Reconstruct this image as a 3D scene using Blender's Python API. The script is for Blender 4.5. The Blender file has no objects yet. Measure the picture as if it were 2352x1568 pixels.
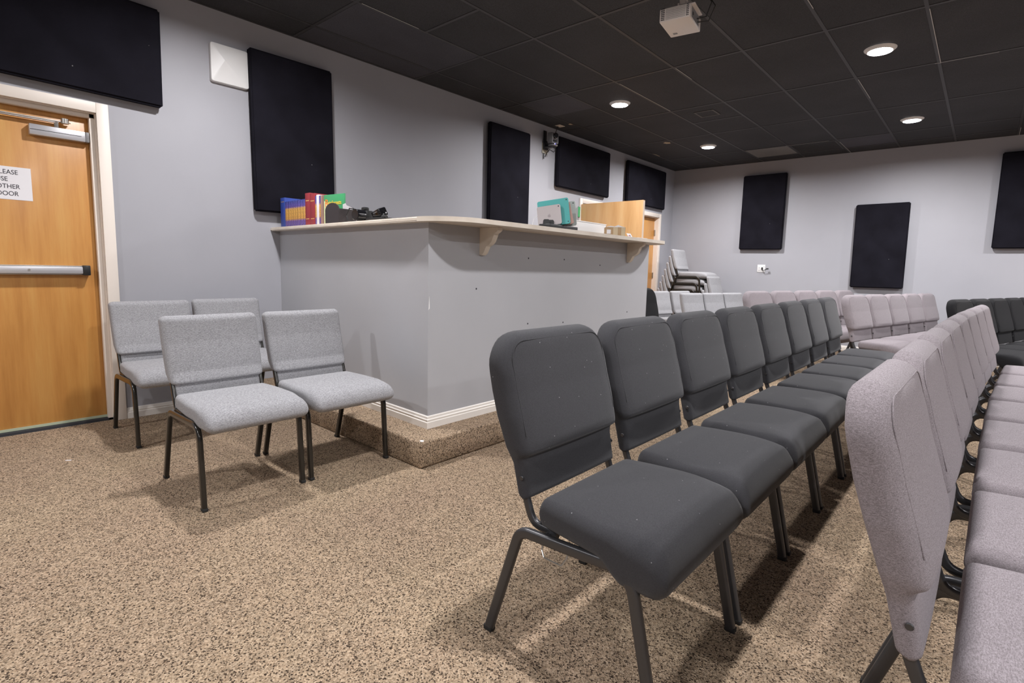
import bpy, bmesh, math, random
from mathutils import Vector, Matrix
random.seed(7)
C = bpy.context.scene.collection
PI = math.pi

# ------------------------------------------------------------------ camera
F, CX, CY = 1214.04, 1205.54, 756.01
YAW, PITCH, ROLL, X0 = 0.711774, 0.115458, 0.026573, 4.4535
H = 2.944            # ceiling height
EYE = 1.12
def _axes():
    cy, sy, cp, sp = math.cos(YAW), math.sin(YAW), math.cos(PITCH), math.sin(PITCH)
    f = Vector((-sy*cp, cy*cp, -sp)); r = Vector((cy, sy, 0)); u = r.cross(f)
    c, s = math.cos(ROLL), math.sin(ROLL)
    return c*r + s*u, -s*r + c*u, f
AR, AU, AF = _axes()
CAM = Vector((X0, 0, EYE))
cd = bpy.data.cameras.new('camera'); cam = bpy.data.objects.new('camera', cd); C.objects.link(cam)
cd.sensor_width = 36; cd.lens = F/2352*36
cd.shift_x = (1176-CX)/2352; cd.shift_y = (CY-784)/2352
cd.clip_start = .02; cd.clip_end = 60
cam.matrix_world = Matrix(((AR.x, AU.x, -AF.x, CAM.x), (AR.y, AU.y, -AF.y, CAM.y), (AR.z, AU.z, -AF.z, CAM.z), (0, 0, 0, 1)))
sc = bpy.context.scene; sc.camera = cam
# ------------------------------------------------------------------ light + exposure
w = bpy.data.worlds.new('world'); sc.world = w; w.use_nodes = True
w.node_tree.nodes['Background'].inputs[0].default_value = (.5, .52, .6, 1)
w.node_tree.nodes['Background'].inputs[1].default_value = .02
sc.view_settings.view_transform = 'Standard'; sc.view_settings.look = 'None'
sc.view_settings.gamma = 1; sc.view_settings.exposure = -0.16
LAMP_W = 62.0
LAMP_COL = (1.0, .975, .985)
LIGHT_XY = [(x, y) for y in (1.46, 5.22, 7.68, -1.5) for x in (1.24, 3.64, 6.08, 8.52)]
sc.cycles.use_denoising = True
sc.cycles.max_bounces = 8; sc.cycles.diffuse_bounces = 5; sc.cycles.glossy_bounces = 3

# measuring aids: the point where the line of sight through a photo pixel meets a wall, floor or counter
def _ray(u, v): return AR*((u-CX)/F) - AU*((v-CY)/F) + AF
def onx(u, v, x): d = _ray(u, v); return CAM + d*((x-CAM.x)/d.x)
def ony(u, v, y): d = _ray(u, v); return CAM + d*((y-CAM.y)/d.y)
def onz(u, v, z): d = _ray(u, v); return CAM + d*((z-CAM.z)/d.z)

# ------------------------------------------------------------------ object helpers
def link(name, me, parent=None, loc=None):
    o = bpy.data.objects.new(name, me); C.objects.link(o)
    if loc is not None: o.location = loc
    if parent is not None: o.parent = parent
    return o
def tag(o, label=None, cat=None, group=None, kind=None):
    if label: o['label'] = label
    if cat: o['category'] = cat
    if group: o['group'] = group
    if kind: o['kind'] = kind
    return o
def thing(name, label, cat, loc=(0, 0, 0), rz=0, group=None):
    o = bpy.data.objects.new(name, None); C.objects.link(o); o.empty_display_size = .1
    o.location = loc; o.rotation_euler = (0, 0, rz)
    return tag(o, label, cat, group)
def copy_tree(o, parent=None):
    c = o.copy(); C.objects.link(c); c.parent = parent
    for ch in o.children: copy_tree(ch, c)
    return c

class MB:
    """collects shapes into one mesh"""
    def __init__(s): s.bm = bmesh.new(); s.mi = 0
    def _faces(s, fs, smooth):
        for f in fs: f.smooth = smooth; f.material_index = s.mi
    def box(s, a, b, bevel=0, M=None, seg=2):
        t = bmesh.new()
        x0, y0, z0 = a; x1, y1, z1 = b
        r = bmesh.ops.create_cube(t, size=1)
        for v in t.verts: v.co = Vector(((x0+x1)/2+v.co.x*(x1-x0), (y0+y1)/2+v.co.y*(y1-y0), (z0+z1)/2+v.co.z*(z1-z0)))
        if bevel: bmesh.ops.bevel(t, geom=list(t.edges), offset=bevel, segments=seg, profile=.5, affect='EDGES')
        if M is not None: bmesh.ops.transform(t, matrix=M, verts=t.verts)
        s.merge(t, bevel > 0); return s
    def merge(s, t, smooth=False):
        vs = {v: s.bm.verts.new(v.co) for v in t.verts}
        fs = []
        for f in t.faces:
            try: fs.append(s.bm.faces.new([vs[v] for v in f.verts]))
            except ValueError: pass
        s._faces(fs, smooth); t.free()
    def rings(s, rings, smooth=True, cap=True, closed=False):
        rows = [[s.bm.verts.new(p) for p in r] for r in rings]
        n = len(rows[0]); fs = []
        m = len(rows)
        for i in range(m if closed else m-1):
            a, b = rows[i], rows[(i+1) % m]
            for j in range(n):
                fs.append(s.bm.faces.new((a[j], a[(j+1) % n], b[(j+1) % n], b[j])))
        if cap and not closed:
            for row, flip in ((rows[0], True), (rows[-1], False)):
                cpt = s.bm.verts.new(sum((v.co for v in row), Vector())/n)
                for j in range(n):
                    q = (row[j], row[(j+1) % n], cpt)
                    fs.append(s.bm.faces.new(q[::-1] if flip else q))
        s._faces(fs, smooth); return s
    def tube(s, pts, r, n=10, cap=True, smooth=True):
        pts = [Vector(p) for p in pts]; rings = []
        up = None
        for i, p in enumerate(pts):
            t = (pts[min(i+1, len(pts)-1)]-pts[max(i-1, 0)]).normalized()
            if up is None:
                up = t.orthogonal().normalized()
            up = (up - t*up.dot(t)).normalized(); b = t.cross(up)
            rr = r(i/(len(pts)-1)) if callable(r) else r
            rings.append([p + up*math.cos(2*PI*k/n)*rr + b*math.sin(2*PI*k/n)*rr for k in range(n)])
        return s.rings(rings, smooth, cap)
    def sweep(s, pts, sec, side=Vector((0, 1, 0))):
        """section points (a along side, b along normal) swept in the plane square to side"""
        pts = [Vector(p) for p in pts]; rings = []
        for i, p in enumerate(pts):
            t = (pts[min(i+1, len(pts)-1)]-pts[max(i-1, 0)]).normalized()
            nrm = t.cross(side).normalized()
            rings.append([p + side*a + nrm*b for a, b in sec])
        return s.rings(rings, True, True)
    def cyl(s, c, axis, r, h, n=24, r2=None, smooth=True, bevel=0):
        axis = Vector(axis).normalized(); c = Vector(c)
        up = axis.orthogonal().normalized(); b = axis.cross(up)
        r2 = r if r2 is None else r2
        def ring(rr, t): return [c+axis*t+(up*math.cos(2*PI*k/n)+b*math.sin(2*PI*k/n))*rr for k in range(n)]
        st = [ring(r, 0), ring(r2, h)]
        if bevel: st = [ring(r-bevel, 0), ring(r, bevel), ring(r2, h-bevel), ring(r2-bevel, h)]
        return s.rings(st, smooth, True)
    def prism(s, poly, z0, z1, M=None, smooth=False):
        t = bmesh.new()
        lo = [t.verts.new((x, y, z0)) for x, y in poly]; hi = [t.verts.new((x, y, z1)) for x, y in poly]
        n = len(poly)
        t.faces.new(lo[::-1]); t.faces.new(hi)
        for j in range(n): t.faces.new((lo[j], lo[(j+1) % n], hi[(j+1) % n], hi[j]))
        if M is not None: bmesh.ops.transform(t, matrix=M, verts=t.verts)
        s.merge(t, smooth); return s
    def build(s, name, mat, parent=None, loc=None, sharp=True):
        bmesh.ops.recalc_face_normals(s.bm, faces=s.bm.faces)
        me = bpy.data.meshes.new(name); s.bm.to_mesh(me); s.bm.free()
        for m in (mat if isinstance(mat, (list, tuple)) else [mat]): me.materials.append(m)
        if sharp:
            try: me.set_sharp_from_angle(angle=math.radians(34))
            except Exception: pass
        return link(name, me, parent, loc)
def struct(name, mb, mat, parent=None):
    o = mb.build(name, mat, parent)
    if parent is None: o['kind'] = 'structure'
    return o
def fillet(pts, rads, n=7):
    out = [Vector(pts[0])]
    for i in range(1, len(pts)-1):
        p, a, b = Vector(pts[i]), Vector(pts[i-1]), Vector(pts[i+1])
        u, v = (a-p).normalized(), (b-p).normalized(); r = rads[i-1]
        if r <= 0: out.append(p); continue
        ang = u.angle(v); d = min(r/math.tan(ang/2), (a-p).length*.49, (b-p).length*.49)
        p0, p1 = p+u*d, p+v*d
        for k in range(n+1):
            t = k/n; out.append(p0*(1-t)**2 + p*2*t*(1-t) + p1*t*t)
    out.append(Vector(pts[-1])); return out
def rrect(w, h, r, n=3):
    pts = []
    for cx, cy, a0 in ((w/2-r, h/2-r, 0), (-w/2+r, h/2-r, PI/2), (-w/2+r, -h/2+r, PI), (w/2-r, -h/2+r, 1.5*PI)):
        for k in range(n+1):
            a = a0+PI/2*k/n; pts.append((cx+r*math.cos(a), cy+r*math.sin(a)))
    return pts
def lerp(tab, z):
    if z <= tab[0][0]: return tab[0][1]
    for (a, b), (c, d) in zip(tab, tab[1:]):
        if z <= c:
            t = (z-a)/(c-a); t = t*t*(3-2*t) if len(tab) > 2 else t
            return b+(d-b)*t
    return tab[-1][1]
def lin(tab, z):
    if z <= tab[0][0]: return tab[0][1]
    for (a, b), (c, d) in zip(tab, tab[1:]):
        if z <= c: return b+(d-b)*(z-a)/(c-a)
    return tab[-1][1]
def text_mesh(name, body, size, mat, parent, M, extrude=.0004, bold=0, align='CENTER', space=1.0):
    cu = bpy.data.curves.new(name, 'FONT'); cu.body = body; cu.size = size; cu.extrude = extrude; cu.offset = bold
    cu.align_x = align; cu.space_line = space
    to = bpy.data.objects.new('tmp', cu); C.objects.link(to); bpy.context.view_layer.update()
    me = bpy.data.meshes.new_from_object(to.evaluated_get(bpy.context.evaluated_depsgraph_get()))
    C.objects.unlink(to); bpy.data.objects.remove(to)
    me.transform(M); me.materials.clear(); me.materials.append(mat); me.name = name
    return link(name, me, parent)

# ------------------------------------------------------------------ materials
def mat(name, col, rough=.6, metal=0, spec=.5, coat=0):
    m = bpy.data.materials.new(name); m.use_nodes = True; b = m.node_tree.nodes['Principled BSDF']
    b.inputs['Base Color'].default_value = (*col, 1); b.inputs['Roughness'].default_value = rough
    b.inputs['Metallic'].default_value = metal; b.inputs['Specular IOR Level'].default_value = spec
    if coat: b.inputs['Coat Weight'].default_value = coat; b.inputs['Coat Roughness'].default_value = .2
    return m
def N(m, t, **kw):
    n = m.node_tree.nodes.new(t)
    for k, v in kw.items(): setattr(n, k, v)
    return n
def L(m, a, b): m.node_tree.links.new(a, b)
def coords(m, scale=(1, 1, 1), kind='Object', loc=(0, 0, 0)):
    tc = N(m, 'ShaderNodeTexCoord'); mp = N(m, 'ShaderNodeMapping')
    mp.inputs['Scale'].default_value = scale; mp.inputs['Location'].default_value = loc
    L(m, tc.outputs[kind], mp.inputs[0]); return mp.outputs[0]
def ramp(m, fac, stops, interp='LINEAR'):
    r = N(m, 'ShaderNodeValToRGB'); cr = r.color_ramp; cr.interpolation = interp
    while len(cr.elements) < len(stops): cr.elements.new(.5)
    for e, (p, c) in zip(cr.elements, stops): e.position = p; e.color = (*c, 1) if len(c) == 3 else c
    L(m, fac, r.inputs[0]); return r.outputs[0]
def bump(m, h, strength=.3, dist=.002):
    b = N(m, 'ShaderNodeBump'); b.inputs['Strength'].default_value = strength; b.inputs['Distance'].default_value = dist
    L(m, h, b.inputs['Height']); L(m, b.outputs[0], m.node_tree.nodes['Principled BSDF'].inputs['Normal'])
def noise(m, vec, scale, detail=2, rough=.5):
    n = N(m, 'ShaderNodeTexNoise'); n.inputs['Scale'].default_value = scale
    n.inputs['Detail'].default_value = detail; n.inputs['Roughness'].default_value = rough
    if vec is not None: L(m, vec, n.inputs['Vector'])
    return n.outputs[0]
def mixc(m, fac, a, b, mode='MIX'):
    x = N(m, 'ShaderNodeMix', data_type='RGBA', blend_type=mode)
    if isinstance(fac, (int, float)): x.inputs[0].default_value = fac
    else: L(m, fac, x.inputs[0])
    for s, i in ((a, 6), (b, 7)):
        if isinstance(s, tuple): x.inputs[i].default_value = (*s, 1)
        else: L(m, s, x.inputs[i])
    return x.outputs[2]
def base(m, out): L(m, out, m.node_tree.nodes['Principled BSDF'].inputs['Base Color'])

def wall_mat(name, col):
    m = mat(name, col, .55, spec=.35); v = coords(m)
    n = noise(m, v, 1.3, 3); base(m, ramp(m, n, [(.3, tuple(c*.96 for c in col)), (.7, tuple(min(1, c*1.04) for c in col))]))
    bump(m, noise(m, v, 160, 2), .10, .001); return m
M = {}
M['wall'] = wall_mat('wall_paint', (.375, .378, .412))
M['booth'] = wall_mat('booth_paint', (.43, .435, .46))
M['trim'] = mat('cream_trim_paint', (.80, .73, .66), .45)
M['base'] = mat('white_baseboard_paint', (.80, .76, .71), .4)
def counter_mat():
    m = mat('counter_paint', (.74, .66, .57), .45); v = coords(m, (1, 1, 1))
    base(m, ramp(m, noise(m, v, 9, 4), [(.3, (.66, .58, .49)), (.6, (.74, .67, .58))])); return m
M['counter'] = counter_mat()

def carpet(name):
    m = mat(name, (.4, .3, .2), .95, spec=.1); v = coords(m)
    vo = N(m, 'ShaderNodeTexVoronoi'); vo.inputs['Scale'].default_value = 240; L(m, v, vo.inputs['Vector'])
    sp = N(m, 'ShaderNodeSeparateColor'); L(m, vo.outputs['Color'], sp.inputs[0])
    c = ramp(m, sp.outputs[0], [(0, (.05, .035, .026)), (.15, (.10, .073, .052)), (.25, (.30, .222, .15)), (.62, (.41, .31, .215)), (1, (.56, .44, .32))])
    v2 = N(m, 'ShaderNodeTexVoronoi'); v2.inputs['Scale'].default_value = 95; L(m, v, v2.inputs['Vector'])
    s2 = N(m, 'ShaderNodeSeparateColor'); L(m, v2.outputs['Color'], s2.inputs[0])
    k = ramp(m, s2.outputs[1], [(0, (.74, .74, .74)), (.3, (.95, .95, .95)), (1, (1.08, 1.06, 1.04))])
    c = mixc(m, 1.0, c, k, 'MULTIPLY')
    big = ramp(m, noise(m, v, 1.1, 4, .6), [(.3, (.90, .87, .88)), (.7, (1.04, 1.05, 1.02))])
    base(m, mixc(m, 1.0, c, big, 'MULTIPLY'))
    bump(m, vo.outputs['Distance'], .7, .006); return m
M['carpet'] = carpet('speckled_tan_carpet')

def fabric(name, dark, light, scale, contrast=.5, lint=0, sheen=.3):
    m = mat(name, light, .9, spec=.15); b = m.node_tree.nodes['Principled BSDF']
    b.inputs['Sheen Weight'].default_value = sheen; b.inputs['Sheen Roughness'].default_value = .5
    v = coords(m)
    n1 = noise(m, coords(m, (1, 6, 6)), scale, 2, .7); n2 = noise(m, coords(m, (1, .25, 1.6)), scale*3, 2, .7)
    a = N(m, 'ShaderNodeMath', operation='ADD'); L(m, n1, a.inputs[0]); L(m, n2, a.inputs[1])
    h = N(m, 'ShaderNodeMath', operation='MULTIPLY'); L(m, a.outputs[0], h.inputs[0]); h.inputs[1].default_value = .5
    lo = .5-.16/contrast*.5; hi = .5+.16/contrast*.5
    c = ramp(m, h.outputs[0], [(lo, dark), (hi, light)])
    if lint:
        vo = N(m, 'ShaderNodeTexVoronoi'); vo.inputs['Scale'].default_value = 32; L(m, v, vo.inputs['Vector'])
        r = ramp(m, vo.outputs['Distance'], [(0, (1, 1, 1)), (.045, (1, 1, 1)), (.06, (0, 0, 0))])
        sp = N(m, 'ShaderNodeSeparateColor'); L(m, vo.outputs['Color'], sp.inputs[0])
        g = ramp(m, sp.outputs[0], [(0, (1, 1, 1)), (.45, (0, 0, 0))], 'CONSTANT')
        f = mixc(m, 1.0, r, g, 'MULTIPLY'); c = mixc(m, f, c, (.26, .26, .27))
    base(m, c); bump(m, h.outputs[0], .35, .0015); return m
M['black_fabric'] = fabric('charcoal_upholstery', (.028, .028, .031), (.056, .056, .062), 260, .6, lint=1, sheen=.12)
M['jet_fabric'] = fabric('jet_black_upholstery', (.006, .006, .007), (.016, .016, .018), 260, .6, sheen=.05)
M['gray_fabric'] = fabric('grey_tweed_upholstery', (.15, .15, .158), (.44, .44, .46), 150, .8, sheen=.12)
M['mauve_fabric'] = fabric('mauve_tweed_upholstery', (.15, .130, .138), (.315, .282, .302), 170, .75, sheen=.1)
M['frame_black'] = mat('charcoal_frame', (.075, .075, .08), .33, .6)
M['frame_bronze'] = mat('bronze_frame', (.022, .020, .017), .22, .3, coat=.4)
M['rubber'] = mat('rubber', (.015, .015, .015), .7)
def ap_mat():
    m = mat('acoustic_fabric', (.016, .016, .021), .95, spec=.08); v = coords(m)
    vo = N(m, 'ShaderNodeTexVoronoi'); vo.inputs['Scale'].default_value = 7; L(m, v, vo.inputs['Vector'])
    r = ramp(m, vo.outputs['Distance'], [(0, (1, 1, 1)), (.02, (1, 1, 1)), (.028, (0, 0, 0))])
    base(m, mixc(m, r, ramp(m, noise(m, v, 5, 3), [(.3, (.008, .0075, .011)), (.7, (.012, .0115, .017))]), (.22, .22, .22)))
    bump(m, noise(m, v, 500, 1), .2, .001); return m
M['panel'] = ap_mat()
def wood(name, a, b, c, s=1.0):
    m = mat(name, b, .38, spec=.5, coat=.15)
    n = noise(m, coords(m, (6*s, 6*s, .55*s)), 2.2, 5, .6); n2 = noise(m, coords(m, (1, 1, .04)), 160*s, 2)
    col = ramp(m, n, [(.3, a), (.5, b), (.72, c)]); base(m, mixc(m, .12, col, ramp(m, n2, [(.35, a), (.65, c)]))); return m
M['door'] = wood('maple_door_veneer', (.47, .205, .050), (.57, .27, .070), (.63, .34, .10))
M['ply'] = wood('pale_maple_leaf', (.48, .26, .10), (.57, .33, .14), (.61, .39, .19), .8)
def tile_mat(name, col, k=1.0):
    m = mat(name, col, .75, spec=.3); v = coords(m)
    n = noise(m, v, 190, 2, .7); n2 = noise(m, v, 1.7, 3)
    c = ramp(m, n, [(.35, tuple(x*.7 for x in col)), (.68, tuple(x*1.45 for x in col))])
    base(m, mixc(m, 1.0, c, ramp(m, n2, [(.3, (.85, .85, .85)), (.7, (1.15, 1.15, 1.15))]), 'MULTIPLY'))
    bump(m, n, .5, .002); return m
M['ceil'] = tile_mat('black_painted_ceiling_tile', (.034, .034, .038))
M['ceil_gray'] = tile_mat('greyed_ceiling_tile', (.056, .055, .066))
M['ceil_pale'] = tile_mat('pale_ceiling_tile', (.15, .145, .14))
M['grid'] = mat('black_ceiling_tee', (.037, .036, .038), .55)
M['scuff'] = mat('bare_white_tee_edge', (.50, .48, .46), .5)
M['white'] = mat('white_plastic', (.78, .78, .78), .4)
M['white_warm'] = mat('warm_white_plastic', (.74, .69, .66), .4)
M['paper'] = mat('white_paper', (.80, .79, .82), .6)
M['ink'] = mat('black_ink', (.02, .018, .03), .6)
M['black'] = mat('black_plastic', (.014, .014, .015), .42)
M['black_gloss'] = mat('glossy_black_plastic', (.008, .008, .01), .12)
M['grey'] = mat('grey_plastic', (.22, .22, .23), .45)
M['silver'] = mat('brushed_silver', (.60, .60, .63), .36, .6)
M['steel'] = mat('steel', (.5, .48, .45), .3, .9)
M['brown_holder'] = mat('dark_brown_leatherette', (.035, .028, .03), .5)
M['sweep'] = mat('pale_green_door_sweep', (.45, .50, .36), .5)
M['dark_gap'] = mat('dark_gap_shade', (.03, .032, .04), .7)
M['cardboard'] = mat('cardboard', (.44, .30, .17), .8)
M['tape'] = mat('parcel_tape', (.60, .49, .33), .35)
M['teal'] = mat('teal_rubber_case', (.06, .34, .33), .5)
M['alu'] = mat('grey_aluminium', (.42, .38, .38), .4, .5)
M['rose'] = mat('rose_metal', (.45, .27, .23), .4, .4)
M['sage'] = mat('sage_grey_case', (.32, .36, .34), .5)
M['green'] = mat('green_tape', (.10, .55, .22), .5)
M['blue'] = mat('blue_book_cloth', (.035, .07, .33), .5)
M['red'] = mat('red_book_cloth', (.30, .03, .04), .5)
M['gold'] = mat('gold_foil', (.62, .36, .12), .5)
M['cover_green'] = mat('green_book_cover', (.05, .30, .12), .4)
M['cover_cream'] = mat('cream_cover_art', (.68, .72, .42), .5)
M['orange'] = mat('orange_print', (.75, .25, .05), .5)
M['yellow'] = mat('yellow_print', (.75, .55, .06), .5)
M['card_red'] = mat('red_print', (.6, .05, .05), .5)
M['lens_glass'] = mat('dark_lens_glass', (.01, .01, .015), .05, coat=1)
def spine_mat():
    m = mat('purple_gold_spine', (.12, .08, .30), .4); tc = N(m, 'ShaderNodeTexCoord')
    s = N(m, 'ShaderNodeSeparateXYZ'); L(m, tc.outputs['Generated'], s.inputs[0])
    c = ramp(m, s.outputs[2], [(0, (.13, .09, .33)), (.22, (.16, .09, .34)), (.30, (.62, .33, .08)), (.68, (.66, .38, .10)), (.76, (.12, .08, .33)), (1, (.05, .07, .30))])
    n = noise(m, coords(m, (1, 1, 1)), 130, 2); base(m, mixc(m, .45, c, mixc(m, 1.0, c, ramp(m, n, [(.4, (.25, .2, .2)), (.6, (1.5, 1.5, 1.4))]), 'MULTIPLY'))); return m
M['spine'] = spine_mat()
def emis(name, col, st):
    m = bpy.data.materials.new(name); m.use_nodes = True; nt = m.node_tree; nt.nodes.clear()
    e = nt.nodes.new('ShaderNodeEmission'); o = nt.nodes.new('ShaderNodeOutputMaterial')
    e.inputs[0].default_value = (*col, 1); e.inputs[1].default_value = st; nt.links.new(e.outputs[0], o.inputs[0])
    try: m.cycles.emission_sampling = 'NONE'
    except Exception: pass
    return m
M['lens'] = emis('lit_lamp_lens', (1, .98, .97), 25)
M['led'] = emis('blue_led', (.1, .08, 1), 4)

# ------------------------------------------------------------------ room shell
XR, YB, YF = 10.6, -4.6, 9.2267
struct('floor', MB().box((-.14, YB, -.06), (XR, YF, 0)), M['carpet'])
D1a, D1b, DH = -.10, .85, 2.04          # first door opening (y range, height)
D2a, D2b = 6.34, 8.70
mb = MB()
mb.box((-.2, YB, 0), (0, D1a, H)); mb.box((-.2, D1a, DH), (0, D1b, H)); mb.box((-.2, D1b, 0), (0, D2a, H))
mb.box((-.2, D2a, DH+.02), (0, D2b, H)); mb.box((-.2, D2b, 0), (0, YF, H))
struct('wall_left', mb, M['wall'])
struct('wall_far', MB().box((-.2, YF, 0), (XR+.2, YF+.2, H)), M['wall'])
struct('wall_right', MB().box((XR, YB, 0), (XR+.2, YF, H)), M['wall'])
struct('wall_back', MB().box((-.2, YB-.2, 0), (XR+.2, YB, H)), M['wall'])
# ceiling: tiles on a two-foot by four-foot tee grid
GX0, GY0, DX, DY = .937, 2.172, .6089, 1.219
mb = MB(); mb.box((-.2, YB-.2, H), (XR+.2, YF+.2, H+.1))
ceil = struct('ceiling', mb, M['ceil'])
mb = MB()
ys = [GY0+DY*k for k in range(-6, 6)] + [8.88]
xs = [GX0+DX*k for k in range(-1, 17)]
for x in xs: mb.box((x-.012, YB, H-.003), (x+.012, YF, H))
for y in ys:
    if YB < y < YF: mb.box((0, y-.012, H-.0032), (XR, y+.012, H))
mb.box((1.546, 2.782-.012, H-.0032), (.937, 2.782+.012, H)); mb.box((1.546, 6.44-.012, H-.0032), (2.155, 6.44+.012, H))
mb.box((0, YB, H-.004), (.02, YF, H)); mb.box((.02, YF-.02, H-.004), (XR, YF, H))
g = mb.build('tee_grid', M['grid'], ceil)
def scuff(u0, v0, u1, v1, w=.0022):
    a, b = onz(u0, v0, H-.0045), onz(u1, v1, H-.0045)
    if abs(a.x-b.x) < abs(a.y-b.y):
        b.x = a.x = min(xs, key=lambda q: abs(q-(a.x+b.x)/2)) + .011
        return ((min(a.x, b.x)-w, min(a.y, b.y), H-.0042), (a.x+w, max(a.y, b.y), H-.0028))
    yy = min(ys, key=lambda q: abs(q-(a.y+b.y)/2)) + .011
    return ((min(a.x, b.x), yy-w, H-.0042), (max(a.x, b.x), yy+w, H-.0028))
mb = MB()
for s in [(1549, 158, 1582, 184), (1421, 193, 1534, 256), (1834, 0, 1852, 24), (1961, 185, 1988, 228), (2121, 24, 2145, 148),
          (2148, 151, 2295, 127), (2319, 296, 2314, 317), (1909, 328, 1942, 355), (823, 13, 954, 70), (1810, 339, 1909, 328)]:
    a, b = scuff(*s); mb.box(a, b)
sc_o = mb.build('chipped_tee_edge', M['scuff'], ceil); sc_o['label'] = 'bare white scratches along the tee edges'
mb = MB()
for (x0, x1, y0, y1) in [(.34, .925, 2.19, 3.38), (.03, .31, 2.19, 3.38), (.34, .925, 4.63, 5.2), (2.78, 3.36, 8.29, 8.86)]:
    mb.box((x0, y0, H-.0012), (x1, y1, H))
mb.build('greyed_tile', M['ceil_gray'], ceil)
mb = MB(); mb.box((1.56, 8.285, H-.0015), (2.143, 8.868, H)); mb.build('pale_tile', M['ceil_pale'], ceil)

# air return grille in the ceiling
t = thing('ceiling_vent', 'dark slatted air grille in the ceiling beside the pale tile', 'vent', (2.46, 8.575, H))
mb = MB()
for a, b in (((-.29, -.29), (.29, -.27)), ((-.29, .27), (.29, .29)), ((-.29, -.27), (-.27, .27)), ((.27, -.27), (.29, .27))):
    mb.box((a[0], a[1], -.008), (b[0], b[1], -.001))
mb.build('frame', M['grid'], t)
mb = MB()
for k in range(12): mb.box((-.268, -.255+k*.045-.011, -.007), (.268, -.255+k*.045+.011, -.0035), M=None)
mb.build('slats', M['grid'], t)
# small square ceiling plate
t = thing('ceiling_plate', 'small square dark plate outlined in grey on a ceiling tile, above the aisle', 'ceiling plate', (1.85, 6.13, H))
mb = MB(); r = .115
for a, b in (((-r, -r), (r, -r+.02)), ((-r, r-.02), (r, r)), ((-r, -r+.02), (-r+.02, r-.02)), ((r-.02, -r+.02), (r, r-.02))):
    mb.box((*a, -.006), (*b, -.001))
mb.build('rim', mat('dusty_rim', (.10, .095, .09), .7), t)
MB().box((-r+.02, -r+.02, -.003), (r-.02, r-.02, -.001)).build('plate', M['ceil'], t)

# ------------------------------------------------------------------ doors
def door_frame(ya, yb, ztop, tw=.065, proj=.018):
    mb = MB()
    for y0, y1 in ((ya-tw, ya), (yb, yb+tw)): mb.box((0, y0, 0), (proj, y1, ztop+tw), .003)
    mb.box((0, ya, ztop), (proj, yb, ztop+tw), .003)
    return mb
d1 = struct('door_1', MB().box((-.115, D1a+.012, .03), (-.072, D1b-.006, DH-.005), .002), M['door'])
mb = door_frame(D1a, D1b, DH)
for y0, y1 in ((D1a-.02, D1a+.010), (D1b-.004, D1b+.0)): mb.box((-.2, y0, 0), (0, y1, DH))
mb.box((-.2, D1a, DH-.003), (0, D1b, DH))
for y0, y1 in ((D1b-.03, D1b-.003),): mb.box((-.068, y0, 0), (-.03, y1, DH), .002)
mb.box((-.068, D1a, DH-.03), (-.03, D1b, DH-.003), .002)
mb.build('door_frame', M['trim'], d1)
MB().box((-.07, D1a+.012, .018), (-.062, D1b-.03, .034)).build('door_sweep', M['sweep'], d1)
MB().box((-.14, D1a, 0), (-.03, D1b-.004, .016)).build('gap_shade_strip', M['dark_gap'], d1)  # dark strip standing in for the shade in the gap under the door
# push bar
a = onx(190, 612, -.03); xb = -.005
pb = MB().box((-.070, D1a+.08, 1.005), (-.012, .735, 1.05), .004).build('push_bar', M['silver'], d1)
mb = MB().box((-.071, D1a+.08, 1.050), (-.03, .75, 1.057), .001); mb.box((-.071, D1a+.08, .998), (-.03, .75, 1.005), .001); mb.build('bar_rail', M['steel'], pb)
MB().box((-.071, .735, .995), (-.012, .775, 1.06), .006).build('end_cap', M['black'], pb)
MB().cyl((-.012, .475, 1.028), (1, 0, 0), .007, .002, 16).build('cylinder_lock', M['steel'], pb)
# closer
y0 = onx(67, 295, -.03).y; y1 = onx(205, 315, -.03).y; zt = onx(205, 305, -.03).z; zb = onx(205, 328, -.03).z
cl = MB().box((-.071, y0, zb), (-.025, y1-.02, zt), .004).build('door_closer', M['silver'], d1)
MB().box((-.0248, y0+.002, zb+.030), (-.0242, y1-.04, zb+.033)).build('groove', M['black'], cl)
MB().box((-.0705, y1-.02, zb), (-.025, y1, zt), .004).build('end_cap', M['grey'], cl)
e = onz(135, 268, DH-.02)
mb = MB().tube([(-.045, y0+.13, zt), (-.045, y0+.13, zt+.035)], .012, 10)
mb.box((-.055, y0-.32, zt+.030), (-.035, y0+.14, zt+.036)); mb.box((-.050, y0-.32, zt+.038), (.0-.03, y0+.20, zt+.044))
mb.cyl((-.03, y0+.17, zt+.03), (0, 0, 1), .02, .03, 16)
mb.build('closer_arm', M['steel'], cl)
# paper sign on the door
sx = -.0715
sr = onx(73, 425, sx); st_, sb = onx(72, 388, sx).z, onx(74, 462, sx).z
sy1 = sr.y; sy0 = sy1-.235
sgn = MB().box((sx, sy0, sb), (sx+.0012, sy1, st_)).build('door_sign', M['paper'])
tag(sgn, 'white paper sign with black capitals taped to the wooden door, reading please use other door', 'sign')
RX = Matrix(((0, 0, 1, 0), (1, 0, 0, 0), (0, 1, 0, 0), (0, 0, 0, 1)))
ty = onx(-9, 430, sx).y
for k, line in enumerate(('PLEASE', 'USE', 'OTHER', 'DOOR')):
    text_mesh('lettering', line, .0375, M['ink'], sgn, Matrix.Translation((sx+.0016, ty, st_-.045-k*.0425)) @ RX @ Matrix.Diagonal((.86, 1, 1, 1)), align='LEFT')

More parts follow.
